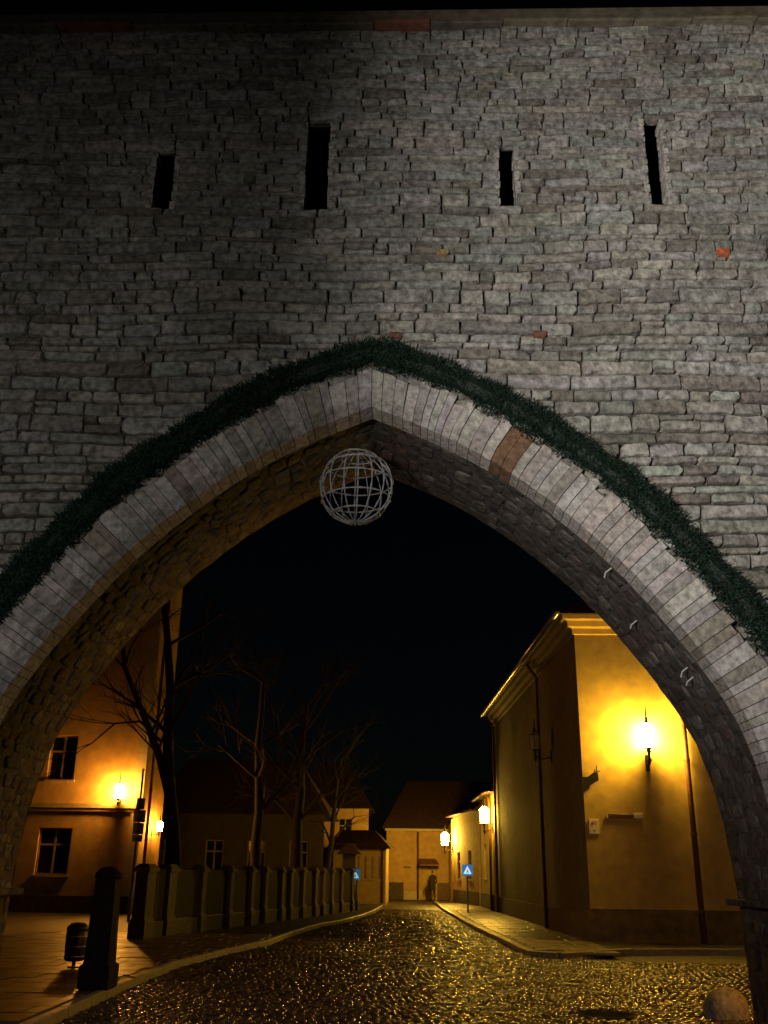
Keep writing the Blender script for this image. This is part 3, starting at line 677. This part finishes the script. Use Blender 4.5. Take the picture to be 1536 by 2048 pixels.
part(wallgrid(MB(), (-13.5, 50, 0), (1, 0, 0), (0, -1, 0), 9.2, 4.3, hd), 'wall', 'plaster_d', dh)
for hl in hd: window(dh, (-13.5, 50, 0), (1, 0, 0), (0, -1, 0), hl)
part(MB().add([(-13.8, 49.6, 4.25), (-4, 49.6, 4.25), (-4, 57, 4.25), (-13.8, 57, 4.25), (-12, 53, 7.2), (-6, 53, 7.2)], [(0, 1, 5, 4), (1, 2, 5), (2, 3, 4, 5), (3, 0, 4), (3, 2, 1, 0)]), 'roof', 'roof', dh)

# --- house on the left
lh = thing('ochre_house', 'tall ochre house on the left with two cross-barred windows and storey band', 'house', (-10.1, 37, 0))
LW = 7.; p0 = (-10.1 - LW, 37, 0); hl1 = [(LW - 3.72, LW - 2.48, 1.36, 3.0), (LW - 3.72, LW - 2.68, 4.73, 6.38), (LW - 6.2, LW - 5.1, 4.73, 6.38), (LW - 6.3, LW - 5.1, 1.36, 3.0)]
part(wallgrid(MB(), p0, (1, 0, 0), (0, -1, 0), LW, 15.5, hl1, .16), 'end_wall', 'plaster_o', lh)
for hl in hl1: window(lh, p0, (1, 0, 0), (0, -1, 0), hl, .15)
u = Vector((.55, 3.6, 0)).normalized(); nn = Vector((u.y, -u.x, 0)); Ls = 2.1
part(wallgrid(MB(), (-10.1, 37, 0), u, nn, Ls, 15.5), 'side_wall', 'plaster_o', lh)
part(wallgrid(MB(), Vector((-10.1, 37, 0)) + u * Ls, (-1, 0, 0), (0, 1, 0), LW + .5, 15.5), 'rear_wall', 'plaster_g', lh)
part(MB().box(-17.1, -10.06, 36.95, 37.04, 0, .66), 'plinth', 'plinth', lh)
part(MB().box(-17.1, -10.05, 36.88, 37.03, 3.72, 3.88), 'storey_band', 'trim', lh)
part(MB().box(-17.1, -10.08, 36.92, 37.03, 3.6, 3.715), 'storey_band', 'plaster_o', lh)
part(MB().box(-10.42, -10.04, 36.94, 37.06, .67, 3.59), 'corner_pilaster', 'trim', lh); part(MB().box(-10.42, -10.04, 36.94, 37.06, 3.89, 15.3), 'corner_pilaster', 'trim', lh)
part(MB().add([(-17.5, 36.6, 15.45), (-9.7, 36.6, 15.45), (-9.4, 39.4, 15.45), (-17.5, 39.4, 15.45), (-14, 38, 18.5), (-13, 38, 18.5)], [(0, 1, 5, 4), (1, 2, 5), (2, 3, 4, 5), (3, 0, 4), (3, 2, 1, 0)]), 'roof', 'roof', lh)
pipe(lh, [(-9.86, 37.3, 15.3), (-9.86, 37.3, .1)], .06)
lantern('wall_lantern', 'lit lantern on the ochre house wall just left of its corner', (-10.9, 36.7, 4.26), (-10.9, 36.99, 4.04), .85, SOD2, 700, low=.2)
lantern('corner_lantern', 'small lit lantern right of the ochre house corner behind the sign pole', (-9.6, 38.1, 3.1), (-9.92, 38.18, 2.9), .62, SOD2, 260, low=.2)

# --- lantern on the back of the gate wall that lights the ground behind the arch
lantern('rear_wall_lantern', 'lit lantern fixed to the back of the gate wall, right of the arch', (5.5, YR + .24, 2.5), (5.5, YR + .005, 2.15), .75, SOD2, 330)

# ------------------------------------------------------------------ fence on the left
fA, fB = Vector((-6.1, 25.3, 0)), Vector((-2.35, 43.2, 0)); fd = (fB - fA).normalized(); fn = Vector((fd.y, -fd.x, 0))
fe = thing('garden_fence', 'stone post fence with dark boards and low plinth along the left pavement', 'fence', fA)
ds = [-1.1, .1, 2.07, 4.07, 5.77, 6.98, 8.58, 9.49, 10.85, 12.3, 13.3, 14.48, 15.81, 17.46, 18.2]
def obox(d0, d1, n0, n1, z0, z1, taper=0.):
    vs = []
    for z_, k in ((z0, 0), (z1, taper)):
        for a, b in ((d0 + k, n0 + k), (d1 - k, n0 + k), (d1 - k, n1 - k), (d0 + k, n1 - k)): vs.append(fA + fd * a + fn * b + Vector((0, 0, z_)))
    return vs, [(3, 2, 1, 0), (4, 5, 6, 7), (0, 1, 5, 4), (1, 2, 6, 5), (2, 3, 7, 6), (3, 0, 4, 7)]
for i, d in enumerate(ds):
    wd = .13 if i > 1 else .22
    mb = MB().add(*obox(d - wd - .05, d + wd + .05, -.2, .22, 0, .42, .0)); mb.add(*obox(d - wd - .05, d + wd + .05, -.2, .22, .421, .56, .05)); mb.add(*obox(d - wd, d + wd, -.15, .17, .562, 1.56)); mb.add(*obox(d - wd - .05, d + wd + .05, -.2, .22, 1.562, 1.63)); mb.add(*obox(d - wd - .05, d + wd + .05, -.2, .22, 1.632, 1.74, .09))
    part(mb, 'post', 'post', fe)
    if i + 1 < len(ds):
        a, b = d + wd + .052, ds[i + 1] - .19
        if i == 0: b = ds[1] - .28
        if b - a < .15: continue
        part(MB().add(*obox(a, b, -.1, .12, 0, .45)), 'plinth_wall', 'post', fe)
        part(MB().add(*obox(a, b, -.02, .05, 1.5, 1.56)), 'top_rail', 'wood', fe)
        n = max(2, int((b - a) / .15)); st = (b - a) / n
        for k in range(n):
            part(MB().add(*obox(a + k * st + .008, a + (k + 1) * st - .008, .052, .08, .47, 1.62 + jit(.012))), 'board', 'wood', fe)

# dark post and litter bin near the gate
dp = thing('dark_stone_post', 'dark tapered stone post standing at the left kerb near the arch', 'post', (-4.4, 14.25, .1))
part(MB().bbox(-4.45, -4.03, 14.0, 14.46, .1, .42, .03), 'base', 'darkstone', dp)
part(MB().add([(-4.41, 14.05, .422), (-4.07, 14.05, .422), (-4.07, 14.42, .422), (-4.41, 14.42, .422), (-4.38, 14.1, 1.5), (-4.10, 14.1, 1.5), (-4.10, 14.37, 1.5), (-4.38, 14.37, 1.5)], [(3, 2, 1, 0), (4, 5, 6, 7), (0, 1, 5, 4), (1, 2, 6, 5), (2, 3, 7, 6), (3, 0, 4, 7)]), 'shaft', 'darkstone', dp)
part(MB().lathe((-4.24, 14.235, 1.502), [(.19, 0), (.195, .03), (.18, .08), (.13, .13), (.07, .15), (.01, .16)], 8, rot=math.pi / 8), 'cap', 'darkstone', dp, True)
lb = thing('litter_bin', 'black litter bin on the left pavement beside the dark stone post', 'bin', (-5.52, 17.1, .1))
part(MB().lathe((-5.52, 17.1, .1), [(.1, 0), (.11, .02), (.03, .03), (.03, .12)], 14), 'foot', 'iron', lb)
part(MB().lathe((-5.52, 17.1, .2), [(.14, 0), (.165, .03), (.175, .44), (.165, .46)], 16), 'body', 'iron', lb, True)
part(MB().lathe((-5.52, 17.1, .66), [(.16, 0), (.18, .01), (.175, .05), (.12, .11), (.03, .13)], 16), 'lid', 'iron', lb, True)
for k in range(3): part(MB().lathe((-5.52, 17.1, .26 + .15 * k), [(.179, 0), (.182, .012), (.179, .024)], 16), 'band', 'zinc', lb)
# sign pole
sp = thing('sign_pole', 'pole with stacked small white signs in front of the ochre house corner', 'sign pole', (-8.52, 31, .1))
part(MB().tube([(-8.5, 31, .1), (-8.5, 31, 1.2)], .05, 10), 'pole_foot', 'white', sp, True); part(MB().tube([(-8.5, 31, 1.2), (-8.5, 31, 4.6)], .035, 10), 'pole', 'zinc', sp, True)
ca_, sa_ = math.cos(R(42)), math.sin(R(42))
for z0, z1, wd in ((3.36, 3.7, .28), (2.98, 3.34, .4), (2.62, 2.96, .36), (2.4, 2.6, .34)):
    f = lambda a, b, c: (-8.5 + a * ca_ + b * sa_, 31 + a * sa_ - b * ca_, c)
    pl = lambda a0, a1, b0, b1, c0, c1: MB().add([f(*q) for q in MB().box(a0, a1, b0, b1, c0, c1).v], [(1, 2, 3, 0), (7, 6, 5, 4), (4, 5, 1, 0), (5, 6, 2, 1), (6, 7, 3, 2), (7, 4, 0, 3)])
    pn = part(pl(-wd / 2, wd / 2, .045, .06, z0, z1), 'sign_plate', 'white', sp)
    subpart(part(pl(-wd * .3, wd * .24, .0605, .063, z0 + .05, z0 + .1), 'print', 'grey', sp), pn)
# crossing signs
def crossing(label, x, y, z, s, bm, wm):
    t = thing('crossing_sign', label, 'road sign', (x, y, 0), 'pedestrian crossing signs')
    part(MB().tube([(x, y + .05, 0), (x, y + .05, z + s * .55)], .03, 8), 'pole', 'zinc', t, True)
    pn = part(MB().bbox(x - s / 2, x + s / 2, y - .02, y + .01, z - s / 2, z + s / 2, .006), 'panel', bm, t)
    part(MB().add([(x + a * s, y - .026, z + b * s) for a, b in ((-.4, -.34), (.4, -.34), (0, .4))], [(0, 1, 2)]), 'white_triangle', wm, t)
    q = [(-.03, .12), (.03, .12), (.035, .02), (.1, -.1), (.16, -.26), (.1, -.27), (.02, -.1), (-.08, -.27), (-.15, -.26), (-.05, -.06), (-.04, .02)]
    part(MB().add([(x + a * s * .8, y - .03, z + b * s * .8 - .02) for a, b in q], [tuple(range(len(q)))]), 'walking_figure', 'grey' if bm == 'bluesign' else 'iron', t)
crossing('bright blue crossing sign with white triangle on the right pavement', 2.37, 42, 1.73, .43, 'bluesign', 'whitesign')
crossing('dimmer blue crossing sign with white triangle at the end of the fence', -2.3, 42.6, 1.5, .42, 'bluedim', 'whitedim')
# guard stone at the rear of the right pier
gs = MB()
for k, (q, z_) in enumerate(((1., -.02), (1.02, .1), (.9, .22), (.62, .31), (.2, .345))):
    for i in range(14): a = 2 * math.pi * i / 14; gs.v.append((3.92 + .27 * q * math.cos(a) * (1 + .06 * math.sin(i * 2.3)), 13.25 + .27 * q * math.sin(a) * (1 + .06 * math.sin(i * 1.7)), z_ + .015 * math.sin(i * 1.3 + k))); gs.c.append((.3, .27, .23))
gs.f = [(k * 14 + i, k * 14 + (i + 1) % 14, (k + 1) * 14 + (i + 1) % 14, (k + 1) * 14 + i) for k in range(4) for i in range(14)] + [tuple(range(56, 70))]
tag(gs.build('guard_stone', 'voussoir', None, True), 'rounded pale guard stone at the foot of the right pier', 'guard stone')

# ------------------------------------------------------------------ bare trees
def tree(label, base, height, lean, seed, limbs=(), rad=.2, depth=5):
    r_ = random.Random(seed); t = thing('bare_tree', label, 'tree', base, 'bare trees behind the fence'); b = Vector(base)
    tr = MB(); cr = MB()
    def branch(mb, p, d, L, rr, dep):
        k = 5; pts = [p]; rs = [rr]; q = p.copy(); dd = d.copy()
        for i in range(k):
            dd = (dd + Vector((r_.uniform(-1, 1), r_.uniform(-1, 1), r_.uniform(-.5, .9))) * .16).normalized(); q = q + dd * L / k; pts.append(q.copy()); rs.append(rr * (1 - .55 * (i + 1) / k))
        mb.tube(pts, rs, 6 if dep > 2 else 4, False)
        if dep <= 0: return
        for i in range(r_.randint(2, 4) + (1 if dep > 2 else 0)):
            j = r_.randint(2, k); ax = dd.orthogonal().normalized(); ax.rotate(Matrix.Rotation(r_.uniform(0, 6.28), 3, dd)); nd = (dd * r_.uniform(.6, 1.) + ax * r_.uniform(.5, .95) + Vector((0, 0, .12))).normalized()
            branch(cr, pts[j], nd, L * r_.uniform(.55, .8), rs[j] * r_.uniform(.5, .75), dep - 1)
    top = b + Vector(lean); pts = [b + (top - b) * k / 7 + Vector((r_.uniform(-.08, .08), r_.uniform(-.08, .08), 0)) * (k > 0) for k in range(8)]
    tr.tube(pts, [rad * (1.35 if k == 0 else 1 - .62 * k / 7) for k in range(8)], 9, False)
    for k in range(3, 8):
        for q in range(2): a = r_.uniform(0, 6.28); branch(cr, pts[k], Vector((math.cos(a), math.sin(a) * .7, r_.uniform(.5, 1.3))).normalized(), height * r_.uniform(.16, .26), rad * (.5 - .04 * k), depth - 2)
    for pl, rr in limbs: pl = [Vector(x_) for x_ in pl]; cr.tube(pl, [rr * (1 - .6 * i / (len(pl) - 1)) for i in range(len(pl))], 7, False); [branch(cr, pl[i], ((pl[i] - pl[i - 1]).normalized() + Vector((r_.uniform(-.7, .7), r_.uniform(-.4, .4), r_.uniform(-.3, .5)))).normalized(), 1.5, rr * .4, 2) for i in range(1, len(pl)) for _ in range(2)]
    part(tr, 'trunk', 'bark', t, True); part(cr, 'crown', 'bark', t, True); return t
tree('dark bare tree in front of the ochre house corner, limb leaning left', (-6.6, 29.2, 0), 10, (-1.2, -.2, 9.5), 3, [([(-6.95, 29.1, 3.1), (-7.55, 29, 4.9), (-8.2, 28.9, 6.2), (-8.8, 28.9, 7.4), (-9.1, 28.9, 8.6)], .13), ([(-7.5, 29.1, 5.2), (-8.2, 29, 5.8), (-8.9, 28.8, 5.7), (-9.5, 28.7, 5.1)], .05)], .24)
tree('slender bare tree right of the middle of the fence', (-4.5, 39.5, 0), 9, (.15, .2, 8), 11, rad=.27)
tree('bare tree behind the middle of the fence, left of the slender one', (-5.6, 37, 0), 9, (-.2, 0, 8.5), 21, rad=.24)
tree('thin bare tree behind the far end of the fence', (-3.9, 45.5, 0), 7.5, (.6, .2, 6.5), 33, rad=.16)

# ------------------------------------------------------------------ person walking at the far end
def person(base):
    me = bpy.data.meshes.new('skeleton'); J = {}
    def v(n, p, r_): J[n] = (len(J), p, r_)
    v('pel', (0, 0, .95), (.15, .11)); v('wst', (0, 0, 1.12), (.14, .1)); v('chs', (0, 0, 1.32), (.17, .11)); v('nek', (0, 0, 1.49), (.055, .055)); v('hd0', (0, -.01, 1.58), (.075, .085)); v('hd1', (0, -.015, 1.67), (.078, .095)); v('hd2', (0, 0, 1.74), (.05, .06))
    for s, n in ((1, 'r'), (-1, 'l')):
        st = .14 * s
        v('hip' + n, (.09 * s, 0, .88), (.095, .095)); v('kne' + n, (.085 * s, -st * .6 - .02, .48), (.062, .065)); v('ank' + n, (.08 * s, -st * .6 + .03 + .05 * (s < 0), .09), (.042, .045)); v('toe' + n, (.09 * s, -st * .6 - .13, .035), (.045, .03))
        v('sho' + n, (.19 * s, 0, 1.4), (.06, .06)); v('elb' + n, (.26 * s, .06, 1.13), (.048, .048)); v('wri' + n, (.19 * s, -.07, .96), (.036, .036))
    E = [('pel', 'wst'), ('wst', 'chs'), ('chs', 'nek'), ('nek', 'hd0'), ('hd0', 'hd1'), ('hd1', 'hd2')] + [e_ for n in 'rl' for e_ in (('pel', 'hip' + n), ('hip' + n, 'kne' + n), ('kne' + n, 'ank' + n), ('ank' + n, 'toe' + n), ('chs', 'sho' + n), ('sho' + n, 'elb' + n), ('elb' + n, 'wri' + n))]
    me.from_pydata([j[1] for j in J.values()], [(J[a][0], J[b][0]) for a, b in E], [])
    o = bpy.data.objects.new('tmp_person', me); C.objects.link(o)
    o.modifiers.new('s', 'SKIN'); o.modifiers.new('u', 'SUBSURF').render_levels = 2; o.modifiers['u'].levels = 2
    for i, j in enumerate(J.values()): me.skin_vertices[0].data[i].radius = j[2]; me.skin_vertices[0].data[i].use_root = (i == 0)
    dg = bpy.context.evaluated_depsgraph_get(); nm = bpy.data.meshes.new_from_object(o.evaluated_get(dg)); bpy.data.objects.remove(o)
    nm.materials.clear(); [nm.materials.append(M[k]) for k in ('coat', 'trouser', 'skin', 'hair')]
    for p in nm.polygons:
        c = p.center; p.material_index = 1 if c.z < .86 else (3 if c.z > 1.7 or (c.z > 1.58 and c.y > .0) else (2 if c.z > 1.5 else 0)); p.use_smooth = True
    o = bpy.data.objects.new('person', nm); C.objects.link(o); o.location = base; o.rotation_euler.z = R(200)
    tag(o, 'lone person in a dark coat walking at the far end of the street', 'person')
    skirt = MB().lathe((0, 0, 0), [(.2, .62), (.205, .66), (.18, .95), (.165, 1.15), (.19, 1.3), (.15, 1.43), (.08, 1.5)], 16)
    skirt.v = [(x_, y_ * .72, z_) for x_, y_, z_ in skirt.v]; k = skirt.build('coat', 'coat', o, True)
person((1.38, 62.3, -.005))

# ------------------------------------------------------------------ floodlight that lights the wall face
fl = thing('floodlight_mast', 'steel mast with twin white floodlights standing in front of the gate wall', 'floodlight', (-3, -.4, 0))
part(MB().tube([(-3, -.4, -.01), (-3, -.4, 3.0)], [.06, .045], 10), 'mast', 'zinc', fl, True)
part(MB().bbox(-3.45, -2.55, -.44, -.36, 2.78, 2.86, .01), 'cross_arm', 'zinc', fl)
for nm, dx, aim, W, sz in (('beam', .25, (7.8, 9, 9.2), FLOOD_W, 77), ('wash', -.25, (-3., 9, 3.2), FLOOD_W * .1, 106)):
    part(MB().bbox(-3 + dx - .15, -3 + dx + .15, -.5, -.3, 2.88, 3.12, .02), 'lamp_housing', 'iron', fl)
    ld = bpy.data.lights.new('floodlight_' + nm, 'SPOT'); ld.energy = W; ld.color = (1, .94, .86); ld.spot_size = R(sz); ld.spot_blend = 1.; ld.shadow_soft_size = .1
    lo = bpy.data.objects.new('floodlight_' + nm, ld); C.objects.link(lo); lo.location = (dx, .4, 3.0)
    lo.rotation_euler = (Vector(aim) - Vector((-3 + dx, 0, 3.0))).to_track_quat('-Z', 'Y').to_euler(); lo.parent = fl
